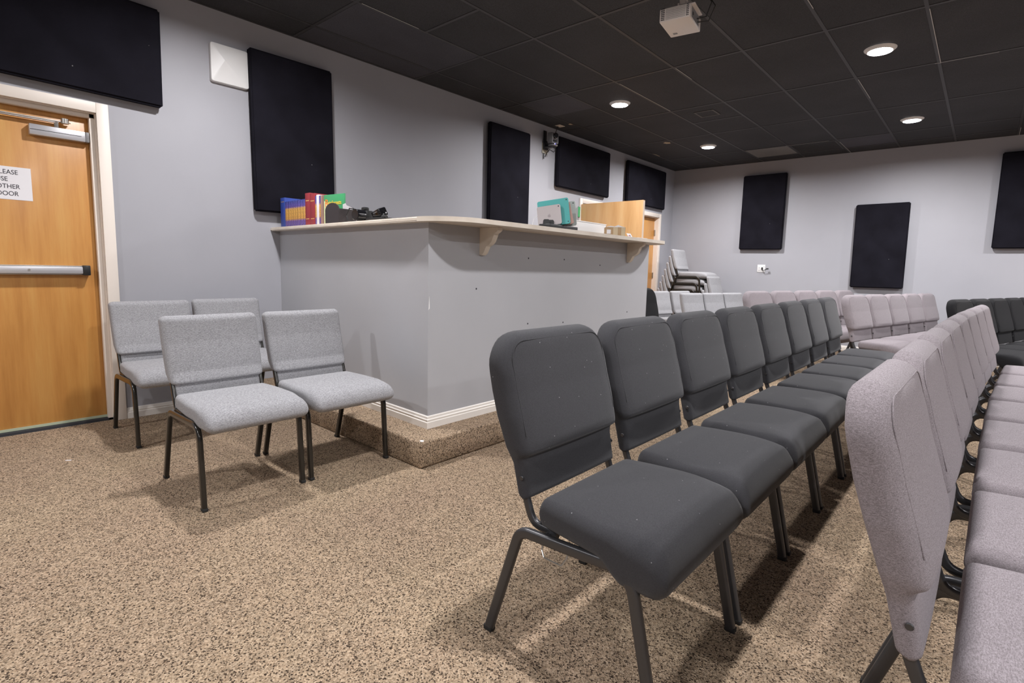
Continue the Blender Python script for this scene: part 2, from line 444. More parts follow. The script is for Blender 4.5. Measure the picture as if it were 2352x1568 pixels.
# second doorway: one leaf open into the room, one closed
d2 = struct('door_2', MB().box((-.115, 7.52, .02), (-.072, D2b-.012, DH+.005), .002), M['door'])
mb = door_frame(D2a, D2b, DH+.02)
for y0, y1 in ((D2a, D2a+.01), (D2b-.01, D2b)): mb.box((-.2, y0, 0), (0, y1, DH+.02))
mb.box((-.2, D2a, DH+.012), (0, D2b, DH+.02)); mb.build('door_frame', M['trim'], d2)
mb = MB()
for z in (.30, 1.05, 1.80): mb.cyl((-.055, D2b-.012, z-.05), (0, 0, 1), .011, .10, 10)
mb.build('hinges', M['steel'], d2)
ol = MB().box((.022, D2a-.045, .02), (1.0, D2a-.0, DH+.0), .002).build('open_leaf', M['ply'], d2)
ol['label'] = 'pale maple door leaf standing open into the room'
mb = MB().box((1.0, D2a-.044, .03), (1.0012, D2a-.001, DH-.01)); mb.build('leaf_edge', mat('pale_leaf_edge', (.75, .62, .5), .5), ol)
MB().box((.0, D2a-.09, 1.86), (.019, D2a-.066, 2.0)).build('green_tape_strip', M['green'], d2)
struct('wall_passage', MB().box((-1.6, 6.0, 0), (-1.5, 9.3, H)), M['wall'])

# baseboards
def baseboard(mb, a, b, h=.075, t=.014):
    """a,b: xy ends; the board stands on the left-hand side of a->b"""
    a, b = Vector((*a, 0)), Vector((*b, 0)); d = (b-a).normalized(); n = Vector((-d.y, d.x, 0))
    prof = [(0, 0), (t, 0), (t, h*.55), (t*.75, h*.60), (t*.8, h*.72), (t*.5, h*.80), (t*.45, h*.93), (t*.2, h), (0, h)]
    mb.rings([[p+n*q+Vector((0, 0, z)) for q, z in prof] for p in (a, b)], smooth=False)
mb = MB(); baseboard(mb, (0, 1.76), (0, D1b+.066)); mb_far = MB(); baseboard(mb, (0, YF), (0, D2b+.066)); baseboard(mb, (0, D2a-.066), (0, 4.85))
struct('baseboard_left', mb, M['base'])
baseboard(mb_far, (XR, YF), (0.015, YF)); struct('baseboard_far', mb_far, M['base'])

# ------------------------------------------------------------------ platform, booth, counter
HP = .15
pf = MB().box((0.0, 1.765, 0), (2.2, 4.85, HP), .012, seg=3).build('carpeted_platform', M['carpet'])
tag(pf, 'low carpeted step under the grey corner booth', 'platform')
bt = thing('sound_booth', 'grey painted corner booth of half-height walls standing on the carpeted step', 'booth', (0, 0, HP))
BX, BY0, BY1, BYE, ZU = 2.01, 2.02, 1.962, 4.61, 1.366
z1 = ZU-HP; T_ = .12
poly = [(0.001, BY0), (BX, BY1), (BX, BYE), (1.1, BYE), (1.1, BYE-T_), (BX-T_, BYE-T_), (BX-T_, BY1+T_), (.001, BY0+T_)]
hw = MB().prism(poly, 0, z1).build('half_wall', M['booth'], bt)
mb = MB(); hb = .075
prof = [(0, 0), (.016, 0), (.016, hb*.5), (.011, hb*.55), (.013, hb*.7), (.008, hb*.78), (.007, hb*.93), (.002, hb), (0, hb)]
c0, c1, c2 = Vector((0.02, BY0, 0)), Vector((BX, BY1, 0)), Vector((BX, BYE, 0))
mb.rings([[c0+Vector((0, -q, z)) for q, z in prof], [c1+Vector((q, -q, z)) for q, z in prof], [c2+Vector((q, 0, z)) for q, z in prof]], smooth=False)
mb.build('baseboard', M['base'], bt)
for u, v in [(1214, 593), (1296, 596), (1378, 609), (1094, 663), (1212, 743), (1293, 740), (1440, 716)]:
    p = onx(u, v, BX); MB().cyl((BX-.001, p.y, p.z-HP), (1, 0, 0), .006, .0018, 10).build('screw_hole', M['ink'], bt)
mb = MB()
for u0, v0, v1, wd in [(984, 680, 712, .010)]:
    a, b = onx(u0, v0, BX+.001), onx(u0, v1, BX+.001)
    mb.prism([(BY1+.002, b.z-HP), (BY1+.012, b.z-HP+.01), (BY1+.009, a.z-HP)], -.0005, .0012, Matrix.Translation((BX, 0, 0)) @ RX)
mb.build('paint_chip', M['white'], bt)
# counter
ct = thing('countertop', 'cream painted L-shaped countertop with a rounded corner and two brackets, capping the grey booth', 'countertop', (0, 0, ZU))
OX, RR = 2.255, .26
def arc(cx, cy, r, a0, a1, n=12): return [(cx+r*math.cos(a0+(a1-a0)*k/n), cy+r*math.sin(a0+(a1-a0)*k/n)) for k in range(n+1)]
cp = [(0.001, 1.945)] + arc(OX-RR, 1.89+RR, RR, -PI/2, 0) + arc(OX-.24, 4.62-.24, .24, 0, PI/2) + [(1.75, 4.62), (1.75, 2.32), (0.001, 2.32)]
top = MB(); top.prism(cp, 0, .027)
bmesh.ops.bevel(top.bm, geom=[e for e in top.bm.edges if abs(e.verts[0].co.z-e.verts[1].co.z) < 1e-5], offset=.006, segments=2, affect='EDGES')
top.build('top', M['counter'], ct)
def bracket(y):
    # scrolled triangular bracket standing out from the booth face
    pr = [(a*.78, b*.84) for a, b in [(0, 0), (.205, 0), (.205, -.022), (.188, -.035), (.165, -.045), (.150, -.075), (.135, -.105), (.105, -.128), (.075, -.140), (.060, -.165), (.045, -.19), (.02, -.205), (0, -.20)]]
    Mx = Matrix.Translation((BX+.001, y, -.001)) @ Matrix(((1, 0, 0, 0), (0, 0, 1, 0), (0, 1, 0, 0), (0, 0, 0, 1)))
    MB().prism([(a, b) for a, b in pr], -.02, .02, Mx).build('bracket', M['counter'], ct)
bracket(2.39); bracket(4.22)
mb = MB()
for y in (2.62, 2.95, 3.22, 3.42, 3.9, 4.2): mb.cyl((OX+.0002, y, .013), (-1, 0, 0), .0028, .002, 8)
for x in (.9, 1.2): mb.cyl((x, 1.899-.0, .013), (0, 1, 0), .0028, .002, 8)
ZT = ZU+.027     # counter surface

# ------------------------------------------------------------------ acoustic panels
def acoustic(name, label, side, a0, a1, z0, z1, th=.058, tilt=0, group=None, gap=.018):
    """side 'L': on the left wall, spans y; side 'F': on the far wall, spans x"""
    mb = MB()
    wd, hh = a1-a0, z1-z0
    nx_, nz_ = 14, 14
    # slightly sagging fabric-wrapped slab
    t = bmesh.new()
    bmesh.ops.create_cube(t, size=1)
    for v in t.verts: v.co = Vector((v.co.x*th, v.co.y*wd, v.co.z*hh))
    bmesh.ops.bevel(t, geom=list(t.edges), offset=.012, segments=3, affect='EDGES')
    mb.merge(t, True)
    rng = random.Random(name+str(a0))
    ph = rng.random()*6
    for v in mb.bm.verts:
        if v.co.z < -hh*.45: v.co.z += .005*math.sin(v.co.y*9+ph)
    o = mb.build(name, M['panel'])
    c = (a0+a1)/2, (z0+z1)/2
    if side == 'L': o.location = (th/2+gap, c[0], c[1]); o.rotation_euler = (tilt, 0, 0)
    else: o.location = (c[0], YF-th/2-gap, c[1]); o.rotation_euler = (0, 0, -PI/2); o.rotation_euler = Matrix.Rotation(tilt, 3, 'Y').to_euler() if False else (tilt, 0, -PI/2)
    tag(o, label, 'acoustic panel', group); return o
G1 = 'acoustic panels on the left wall'; G2 = 'acoustic panels on the far wall'
acoustic('acoustic_panel', 'wide black acoustic panel hung above the wooden door with the paper sign', 'L', .0, 1.215, 2.16, 2.79, group=G1, tilt=-.012)
acoustic('acoustic_panel', 'tall black acoustic panel behind the row of books, beside the white square box', 'L', 1.80, 2.475, 1.51, 2.735, group=G1, tilt=.012)
acoustic('acoustic_panel', 'tall black acoustic panel left of the wall camera', 'L', 4.395, 5.095, 1.56, 2.755, group=G1)
acoustic('acoustic_panel', 'wide black acoustic panel right of the wall camera, above the tablets', 'L', 5.665, 6.925, 2.20, 2.845, group=G1)
acoustic('acoustic_panel', 'wide black acoustic panel nearest the corner, above the far doorway', 'L', 7.46, 8.755, 2.20, 2.84, group=G1)
acoustic('acoustic_panel', 'tall black acoustic panel above the wall outlet', 'F', 1.265, 1.935, 1.525, 2.725, group=G2, gap=.02)
acoustic('acoustic_panel', 'black acoustic panel mounted lower than the others on the far wall', 'F', 2.925, 3.575, .965, 2.17, group=G2, tilt=.01, gap=.02)
acoustic('acoustic_panel', 'tall black acoustic panel cut off by the right edge of the photo', 'F', 4.47, 5.13, 1.525, 2.73, group=G2, gap=.02)

# ------------------------------------------------------------------ white wall box with raised square front
b0 = onx(484, 92, .04); b1 = onx(572, 200, .04)
ya, yb, za, zb = 1.535, 1.80, 2.425, 2.70
t = thing('wireless_antenna', 'white square box with a low pyramid front high on the wall between two black panels', 'wall box', (0, (ya+yb)/2, (za+zb)/2))
hw_, hh_ = (yb-ya)/2, (zb-za)/2
def rr3(w, h, r, x): return [Vector((x, a, b)) for a, b in rrect(w, h, r, 4)]
mb = MB(); rings = [rr3(2*hw_, 2*hh_, .018, .0), rr3(2*hw_, 2*hh_, .018, .028), rr3(2*hw_-.006, 2*hh_-.006, .016, .034)]
mb.rings(rings, smooth=False, cap=False)
# raised pyramid front with an off-centre peak
pk = mb.bm.verts.new((.062, -.045, .02)); mb.bm.verts.ensure_lookup_table()
last = [v for v in mb.bm.verts if abs(v.co.x-.034) < 1e-6]
n = len(rings[-1]); order = list(mb.bm.verts)[2*n:3*n]
for k in range(n): mb.bm.faces.new((order[k], order[(k+1) % n], pk))
mb.build('cover', M['white'], t, sharp=False)
MB().tube([(.018, hw_, -.08), (.03, hw_+.012, -.10), (.03, hw_+.03, -.135)], .004, 8).build('cable', M['white'], t)

# ------------------------------------------------------------------ wall camera
t = thing('wall_camera', 'grey and black swivelling camera on a wall bracket, between two black acoustic panels', 'camera', (0, 5.45, 2.74))
MB().box((0, -.05, -.15), (.012, .06, -.02), .003).build('wall_plate', mat('tan_plate', (.42, .40, .33), .6), t)
MB().box((.012, -.035, -.04), (.022, .02, .13), .002).build('bracket_plate', M['black'], t)
mb = MB().box((.022, -.05, -.09), (.17, .03, -.075), .004); mb.box((.022, -.05, -.11), (.045, .03, .0), .004); mb.build('bracket_arm', M['black'], t)
mb = MB().cyl((.14, .0, -.075), (0, 0, 1), .062, .035, 28, .056, bevel=.006); mb.build('base', M['grey'], t)
MB().cyl((.14, .0, -.062), (0, 0, 1), .0632, .009, 28).build('band', M['black_gloss'], t)
MB().box((.196, -.034, -.060), (.204, -.024, -.055)).build('indicator_light', M['led'], t)
mb = MB()
for s in (-1, 1): mb.box((.10, s*.055-.010, -.04), (.18, s*.055+.010, .085), .008)
mb.box((.10, -.06, -.042), (.18, .06, -.028), .005); mb.build('yoke', M['grey'], t)
hd = MB().cyl((.14, -.044, .045), (0, 1, 0), .046, .088, 28, bevel=.008).build('head', M['grey'], t)
MB().cyl((.165, -.005, .045), (.9, -.35, 0), .034, .045, 24, bevel=.004).build('lens', M['lens_glass'], hd)
MB().tube([(.15, 0, -.09), (.17, .02, -.12), (.13, .03, -.14), (.09, .0, -.11), (.06, -.02, -.15), (.03, -.02, -.20)], .005, 8).build('cable', M['black'], t)
MB().tube([(.02, -.03, -.15), (.022, -.032, -.19), (.02, -.028, -.22)], .006, 8).build('plug', M['black'], t)
MB().tube([(.12, .06, .05), (.10, .10, .12), (.115, .125, H-2.74-.004)], .004, 8).build('ceiling_cable', M['black'], t)
p = onz(1284, 289, H)
cpz = MB().box((p.x-.03, p.y-.05, H-.003), (p.x+.05, p.y+.06, H-.0003)).build('ceiling_cover', mat('cream_cover', (.60, .52, .44), .6))
tag(cpz, 'small cream cover plate on the ceiling above the wall camera', 'cover plate')

# ------------------------------------------------------------------ outlet on far wall
p0, p1 = ony(1740, 608, YF), ony(1757, 625, YF)
oc = ((p0.x+p1.x)/2, YF, (p0.z+p1.z)/2)
t = thing('wall_outlet', 'white double outlet plate with a small black plug, on the far wall', 'outlet', oc)
MB().box((-.062, -.008, -.062), (.062, 0, .062), .003).build('cover_plate', M['white'], t)
for x, z in ((-.032, .012), (-.032, -.03), (.045, .03)): MB().box((x-.004, -.0086, z-.008), (x+.004, -.0078, z+.006)).build('socket_slot', M['grey'], t)
MB().box((.008, -.03, -.02), (.03, -.008, .02), .004).build('plug', M['black'], t)
mb = MB().tube([(.02, -.025, -.018), (.05, -.05, -.03), (.09, -.06, -.012), (.115, -.055, -.004)], .0035, 8)
mb.tube([(.02, -.025, -.018), (.05, -.055, -.045), (.08, -.06, -.03), (.10, -.055, -.01)], .003, 8)
mb.box((.095, -.07, -.014), (.13, -.045, .006), .004); mb.build('cord', M['black'], t)

# ------------------------------------------------------------------ projector
ZP = H-.36
t = thing('projector', 'white projector with a pierced vent face hanging from the ceiling', 'projector', (0, 0, 0))
A_, B_, C_ = onz(1514, 53, ZP), onz(1587, 42, ZP), onz(1555, 85, ZP)
ax = (B_-A_); ang = math.atan2(ax.y, ax.x); Wp = ax.length; Dp = .235
PX = Wp
ang = math.radians(9); t.location = (A_.x, A_.y, ZP); t.rotation_euler = (0, 0, ang)
body_h = .075
sgnd = 1
mb = MB().box((0, 0, 0), (Wp, Dp, body_h), .006); mb.build('body', M['white_warm'], t)
for cols in ((0, 1, 2), (20, 21)):
    mb = MB()
    for i in cols:
        for j in range(7):
            x = .012+(Wp-.024)*i/21; z = .012+.061*j/6; mb.box((x-.0026, -.0012, z-.0030), (x+.0026, .0, z+.0030))
    mb.build('vent_grille', M['ink'], t)
mb = MB()
for i in range(3, 20):
    x = .012+(Wp-.024)*i/21; mb.box((x+.004, -.0005, .01), (x+.0052, .0, body_h-.01))
for j in range(8):
    z = .010+.065*j/7; mb.box((.04, -.0005, z), (Wp-.03, .0, z+.0012))
mb.build('vent_ribs', M['grey'], t)
mb = MB().box((Wp-.002, .03, .012), (Wp+.0005, Dp-.05, .07)); mb.build('port_panel', M['grey'], t)
MB().box((Wp, .05, .03), (Wp+.002, .065, .045)).build('power_socket', M['black'], t)
MB().box((.03, Dp-.06, -.001), (.055, Dp-.04, .001), .0).build('foot_recess', M['grey'], t)
mb = MB().box((.03, .02, body_h), (.20, .19, body_h+.008), .002); mb.box((.08, .08, body_h+.008), (.09, .12, body_h+.05)); mb.box((.13, .08, body_h+.008), (.14, .12, body_h+.05))
mb.cyl((.11, .10, body_h+.04), (0, 0, 1), .024, .03, 20); mb.cyl((.11, .10, body_h+.06), (0, 0, 1), .019, .36-body_h-.07, 20); mb.cyl((.11, .10, .352), (0, 0, 1), .05, .008, 24)
mb.build('ceiling_mount', M['white_warm'], t)
mb = MB().tube([(Wp-.01, .14, .04), (Wp+.05, .16, .05), (Wp+.08, .15, .12), (Wp+.04, .13, .19), (Wp-.06, .12, .22), (.14, .11, .26)], .004, 8)
mb.tube([(Wp-.01, .16, .03), (Wp+.06, .18, .03), (Wp+.10, .16, .10), (Wp+.06, .15, .16), (Wp-.08, .13, .20), (.14, .12, .28)], .004, 8)
mb.build('cables', M['black'], t)

# ------------------------------------------------------------------ ceiling lights
def make_light():
    t = thing('recessed_ceiling_light', '', 'ceiling light')
    mb = MB(); n = 40; rings = []
    for r, z in ((.083, 0), (.083, -.019), (.087, -.0215), (.100, -.014), (.113, -.003), (.114, 0)):
        rings.append([(r*math.cos(2*PI*k/n), r*math.sin(2*PI*k/n), z) for k in range(n)])
    mb.rings([[Vector(p) for p in r] for r in rings], cap=False); mb.build('trim_ring', M['white'], t)
    mb = MB().cyl((0, 0, -.002), (0, 0, 1), .0825, .001, 40); mb.build('lens', M['lens'], t)
    ld = bpy.data.lights.new('lamp', 'AREA'); ld.shape = 'DISK'; ld.size = .15; ld.energy = LAMP_W; ld.color = LAMP_COL
    lo = bpy.data.objects.new('lamp', ld); C.objects.link(lo); lo.parent = t; lo.location = (0, 0, -.0035)
    return t
l0 = make_light()
LLAB = {(0, 0): 'round recessed ceiling light over the wooden door and grey chairs', (1, 0): 'round lit ceiling light above the wall camera and tablets',
        (1, 1): 'largest and brightest round ceiling light, upper right', (2, 0): 'smallest round lit ceiling light, nearest the far left corner',
        (2, 1): 'round lit ceiling light at far right near the far wall'}
for i, (x, y) in enumerate(LIGHT_XY):
    o = l0 if i == 0 else copy_tree(l0)
    o.location = (x, y, H-.0034); r_, c_ = divmod(i, 4)
    if r_ in (1, 2):      # same lamps, power raised to brighten the far wall and far chairs
        for ch in o.children:
            if ch.type == 'LIGHT': ch.data = ch.data.copy(); ch.data.energy = LAMP_W*(1.12 if r_ == 1 else 1.4)
    tag(o, LLAB.get((r_, c_), 'round recessed ceiling light outside the photo, %s row, %s column' % (('second', 'third', 'fourth', 'rearmost')[r_], ('left', 'second', 'third', 'right')[c_])), 'ceiling light', 'recessed ceiling lights')

# ------------------------------------------------------------------ chairs
def ring_pts(w, xr, xf, crown, z, rf=.022, rb=.010, nf=10):
    """closed horizontal outline: rear face at xr, front at xf, half-width w"""
    t = max(xf-xr, .002); rf = min(rf, t*.48, w*.5); rb = min(rb, t*.48, w*.5)
    pts = []
    def cr(y): return crown*(1-min(1, abs(y)/w)**2.6)
    for k in range(5):
        a = PI/2*k/4; pts.append((xf-rf+rf*math.cos(PI/2-a), -w+rf-rf*math.sin(PI/2-a)))   # placeholder order fixed below
    pts = []
    for k in range(5):      # rear right -> along +y
        a = PI+PI/2*0+PI/2*k/4
        pts.append((xr+rb-rb*math.sin(PI/2*(1-k/4)), -w+rb-rb*math.cos(PI/2*(1-k/4))))
    pts = [(xr+rb-rb*math.cos(PI/2*k/4), -w+rb-rb*math.sin(PI/2*k/4)) for k in range(5)]
    pts += [(xf-rf+rf*math.sin(PI/2*k/4), -w+rf-rf*math.cos(PI/2*k/4)) for k in range(5)]
    for k in range(1, nf):
        y = (-w+rf)+(2*w-2*rf)*k/nf; pts.append((xf, y))
    pts += [(xf-rf+rf*math.cos(PI/2*k/4), w-rf+rf*math.sin(PI/2*k/4)) for k in range(5)]
    pts += [(xr+rb-rb*math.sin(PI/2*k/4), w-rb+rb*math.cos(PI/2*k/4)) for k in range(5)]
    for k in range(1, 6):
        y = (w-rb)-(2*w-2*rb)*k/6; pts.append((xr, y))
    out = []
    for x, y in pts:
        f = (x-xr)/t
        out.append(Vector((x+cr(y)*max(0, f), y, z)))
    return out

def backrest(P):
    zt, R = P['zt'], P['R']; z0 = P['z0']
    st = [z0+(zt-R-z0)*k/60 for k in range(61)] + [zt-R+R*math.sin(PI/2*k/10) for k in range(1, 11)]
    rings = []
    for z in st:
        w = lin(P['w'], z); xr = lin(P['rear'], z); th = lerp(P['thick'], z); cr = lerp(P['crown'], z)
        if z > zt-R: w = w-R+math.sqrt(max(0, R*R-(z-(zt-R))**2))
        e = P['edge']
        if z > zt-e:
            q = (z-(zt-e))/e; s = math.sqrt(max(0, 1-q*q)); mid = xr+th*.45; xr = mid-(mid-xr)*s; th2 = th*s; th = max(th2, .004); cr *= s
        if z < z0+.012:
            q = (z0+.012-z)/.012; s = math.sqrt(max(0, 1-q*q*.8)); mid = xr+th*.5; xr = mid-th*.5*s; th *= s
        rings.append(ring_pts(w, xr, xr+th, cr, z, rf=P['rf']))
    return MB().rings(rings)

def seat_mesh(P):
    xs_ = P['xs']; rings = []
    for x, w, zb, zt, cr in xs_:
        h = zt-zb; r = min(P['r']+(.018 if x > xs_[-1][0]-.16 else 0)*min(1, (x-xs_[-1][0]+.16)/.06), h*.48)
        pts = []
        for (sy, sz, a0) in ((1, 1, 0), (-1, 1, 1), (-1, -1, 2), (1, -1, 3)):
            for k in range(5):
                a = PI/2*(a0+k/4); pts.append((sy*(w-r)+r*math.cos(a), (zt-r if sz > 0 else zb+r)+r*math.sin(a)))
            if a0 == 0:
                for k in range(1, 10): pts.append(((w-r)-(2*w-2*r)*k/10, zt))
        rings.append([Vector((x, y, z+(cr*(1-min(1, abs(y)/w)**2.4) if z > (zb+zt)/2 else 0))) for y, z in pts])
    return MB().rings(rings)

def seat_stations(x0, x1, w0, w1, zbot, ztop, nose_drop, crown):
    """x0 rear, x1 nose tip; the underside drops near the nose, the front rolls over"""
    S = []
    n = 40
    for k in range(n+1):
        q = k/n; x = x0+(x1-x0)*(1-math.cos(PI*q))/2
        w = w0+(w1-w0)*min(1, (x-x0)/(.20))**.8 if x > x0 else w0
        zb = zbot; zt = ztop
        d = x1-x
        # underside drop
        s = max(0, min(1, (x-(x1-.20))/.09)); s = s*s*(3-2*s); zb -= nose_drop*s
        # top falls towards the nose
        if d < .13: zt -= .022*((.13-d)/.13)**2
        # end rounding
        rn = .045
        if d < rn:
            c = math.sqrt(max(0, 1-((rn-d)/rn)**2)); mid = (zb+zt)/2-.004; zb = mid-(mid-zb)*c; zt = mid+(zt-mid)*c; w -= .02*(1-c)
        r0 = x-x0
        if r0 < .02:
            c = math.sqrt(max(0, 1-((.02-r0)/.02)**2)); c = .35+.65*c; mid = (zb+zt)/2; zb = mid-(mid-zb)*c; zt = mid+(zt-mid)*c; w -= .018*(1-c)
        if zt-zb < .006: zt = (zt+zb)/2+.003; zb = zt-.006
        S.append((x, w, zb, zt, crown*min(1, r0/.1)*min(1, d/.08)))
    return S

def make_chair(kind):
    K = dict(
        black=dict(fab='black_fabric', frame='frame_black', W=.270, lumw=.243, zt=.930, R=.115, edge=.030, z0=.452, rf=.034,
                   rear=[(.45, .088), (.57, .060), (.66, .032), (.76, .0), (.85, -.022), (.94, -.034)],
                   thick=[(.45, .040), (.568, .043), (.590, .069), (.80, .073), (.94, .066)], crown=[(.45, .003), (.565, .004), (.62, .018), (.85, .010), (.94, .0)],
                   w=[(.45, .238), (.55, .241), (.60, .259), (.69, .270), (.94, .268)],
                   seat=(.165, .574, .240, .272, .388, .472, .058, .014), sr=.03, foot=(.0, .56), kneeF=(.475, .382), kneeR=(.115, .366), yl=.256, zr=.372),
        gray=dict(fab='gray_fabric', frame='frame_bronze', W=.226, lumw=.2, zt=.835, R=.028, edge=.022, z0=.40, rf=.022,
                  rear=[(.40, .118), (.48, .100), (.56, .058), (.70, .020), (.84, -.006)],
                  thick=[(.40, .030), (.499, .031), (.511, .058), (.60, .060), (.84, .052)], crown=[(.40, .0), (.49, .003), (.54, .008), (.80, .006), (.84, 0)],
                  w=[(.40, .200), (.495, .203), (.515, .218), (.56, .224), (.84, .229)],
                  seat=(.150, .640, .214, .229, .388, .462, .026, .010), sr=.022, foot=(.0, .54), kneeF=(.515, .380), kneeR=(.118, .372), yl=.226, zr=.372))
    K['mauve'] = dict(K['black'], fab='mauve_fabric'); K['jet'] = dict(K['black'], fab='jet_fabric')
    P = K[kind]; fab, frm = M[P['fab']], M[P['frame']]
    t = thing('padded_chair', '', 'chair')
    br = backrest(P).build('backrest', fab, t, sharp=False)
    x0, x1, w0, w1, zb, ztp, drop, cr = P['seat']
    P['r'] = P['sr']; P['xs'] = seat_stations(x0, x1, w0, w1, zb, ztp, drop, cr)
    seat_mesh(P).build('seat', fab, t, sharp=False)
    # seam along the front face of the backrest
    if kind != 'gray':
        pts = []
        zt, R = P['zt'], .06
        for s in (-1, 1):
            seq = [(s*(P['W']-.034), z) for z in (.64, .70, .76, .82)] + [(s*(P['W']-.034-R+R*math.cos(a)), .845+R*math.sin(a)) for a in [PI/2*k/6 for k in range(7)]]
            pts += seq if s < 0 else seq[::-1]
        line = []
        for y, z in pts:
            xr = lin(P['rear'], z); th = lerp(P['thick'], z); c_ = lerp(P['crown'], z)*(1-(abs(y)/P['W'])**2.6)
            e = P['edge']
            if z > zt-e:
                q = (z-(zt-e))/e; s_ = math.sqrt(1-q*q); mid = xr+th*.45; xr = mid-(mid-xr)*s_; th *= s_; c_ *= s_
            line.append(Vector((xr+th+c_-.0005, y, z)))
        MB().tube(line, .0013, 6).build('seam', fab, br)
        for s in (-1, 1): MB().cyl((.103, s*.240, .515), (0, s, 0), .007, .004, 12, bevel=.0015).build('bolt', M['frame_black'], br)
    sec = rrect(.022, .031, .008, 3); fx0, fx1 = P['foot']; kf, kr = P['kneeF'], P['kneeR']; zr = P['zr']
    sec_t = rrect(.020, .028, .008, 3)
    for s in (-1, 1):
        y = s*P['yl']
        # rear leg, rail and front leg are one bent tube: split at the middle of the rail
        full = fillet([(fx0, y, .012), (kr[0], y, kr[1]), (kf[0], y, kf[1]+.004), (fx1, y, .012)], [.055, .075], 9)
        xm = (kr[0]+kf[0])/2
        rear = [p for p in full if p.x < xm]; front = [p for p in full if p.x >= xm]
        a = MB().sweep(rear + [Vector((xm, y, (rear[-1].z+front[0].z)/2))], sec).build('leg', frm, t)
        MB().box((fx0-.017, y-.0115, 0), (fx0+.015, y+.0115, .016), .003).build('foot_glide', M['rubber'], a)
        b = MB().sweep([Vector((xm, y, (rear[-1].z+front[0].z)/2))] + front, sec).build('leg', frm, t)
        MB().box((fx1-.015, y-.0115, 0), (fx1+.017, y+.0115, .016), .003).build('foot_glide', M['rubber'], b)
        # back upright curving into the rail
        yi = s*(P['lumw']-.022) if kind != 'gray' else s*(P['lumw']+.008)
        xb = lin(P['rear'], .60)+.02; xl = lin(P['rear'], .46)+.02
        up = fillet([(xb, yi, .62), (xl, yi, .455), (xl+.028, yi, .383), (xl+.12, yi, .378)], [.05, .05], 6)
        MB().sweep(up, rrect(.018, .024, .007, 3)).build('back_upright', frm, t)
    yl = P['yl']
    mb = MB().tube([(.20, -yl, .372), (.20, yl, .372)], .010, 10); mb.tube([(.46, -yl, .366), (.46, yl, .366)], .010, 10); mb.build('stretchers', frm, t)
    if kind != 'gray':
        pts = fillet([(.20, -yl+.006, .366), (.20, -yl-.004, .340), (.215, -yl-.012, .325), (.275, -yl-.012, .325), (.285, -yl-.004, .345), (.285, -yl+.006, .366)], [.006]*4, 3)
        MB().tube(pts, .0028, 8).build('ganging_hook', M['steel'], t)
    return t

PROTO = {}
def chair(kind, x, y, rz, label, group, z=0):
    """x, y is the middle of the rear feet"""
    if kind not in PROTO: PROTO[kind] = make_chair(kind); o = PROTO[kind]
    else: o = copy_tree(PROTO[kind])
    o.location = (x, y, z); o.rotation_euler = (0, 0, rz); tag(o, label, 'chair', group); return o
def row(kind, x, y, deg, n, pitch, labels, group):
    """x, y: rear foot line at the near end; deg: how far the row swings away from straight"""
    th = math.radians(deg)
    for i in range(n):
        s = (i+.5)*pitch
        chair(kind, x+math.sin(th)*s, y+math.cos(th)*s, -th, labels(i), group)
ORD = ['first', 'second', 'third', 'fourth', 'fifth', 'sixth', 'seventh', 'eighth', 'ninth', 'tenth']
row('black', 3.39, 1.075, 0, 8, .566, lambda i: 'nearest large black padded chair, with its side and hook in full view' if i == 0 else
    ('black padded chair at the far end of the long black row' if i == 7 else '%s black padded chair from the near end of the long black row' % ORD[i]), 'black chairs in the long near row')
bx = [(4.308, 1.06), (4.314, 1.625), (4.321, 2.19), (4.331, 2.757), (4.346, 3.322), (4.364, 3.887), (4.394, 4.452), (4.427, 5.018), (4.462, 5.583)]
for i, (p, q) in enumerate(zip(bx, bx[1:])):
    chair('mauve', (p[0]+q[0])/2, (p[1]+q[1])/2, -math.atan2(q[0]-p[0], q[1]-p[1])*1.15, 'nearest mauve padded chair, its side filling the lower right' if i == 0 else
          ('mauve padded chair at the far end of the front right row' if i == 7 else '%s mauve padded chair from the near end of the front right row' % ORD[i]), 'mauve chairs in the front right row')
row('mauve', 3.365, 6.27, 12, 5, .545, lambda i: '%s mauve chair from the left in the short row below the low acoustic panel' % ORD[i], 'mauve chairs below the low panel')
row('mauve', 2.44, 6.03, 12, 5, .566, lambda i: '%s mauve chair from the left in the far row, only its back top showing' % ORD[i], 'mauve chairs in the far middle row')
row('jet', 4.215, 6.36, 15, 5, .54, lambda i: '%s black chair from the left in the far right row' % ORD[i], 'black chairs in the far right row')
row('gray', 1.31, 6.84, 14, 3, .478, lambda i: '%s light grey chair from the left in the far row behind the black one' % ORD[i], 'light grey chairs in the far row')
chair('gray', .82, 7.18, -math.radians(12), 'light grey chair just right of the booth, next to the black chair back', 'loose grey chairs at the far left')
chair('gray', .925, 7.67, -math.radians(12), 'light grey chair whose left edge shows just left of the far grey row', 'loose grey chairs at the far left')
chair('jet', 1.495, 5.38, -math.radians(12), 'black chair back half hidden by the right end of the booth', 'black chair behind the booth')
# four loose grey chairs by the booth
GG = 'loose grey chairs by the wooden door'
chair('gray', 1.37, 1.010, 0, 'grey tweed chair standing front most, nearest the camera by the booth', GG)
chair('gray', 1.372, 1.508, 0, 'grey tweed chair beside the carpeted step, right of the front one', GG)
chair('gray', .215, 1.035, 0, 'grey tweed chair against the wall next to the wooden door', GG)
chair('gray', .16, 1.525, 0, 'grey tweed chair mostly hidden between the wall and the front chairs', GG)
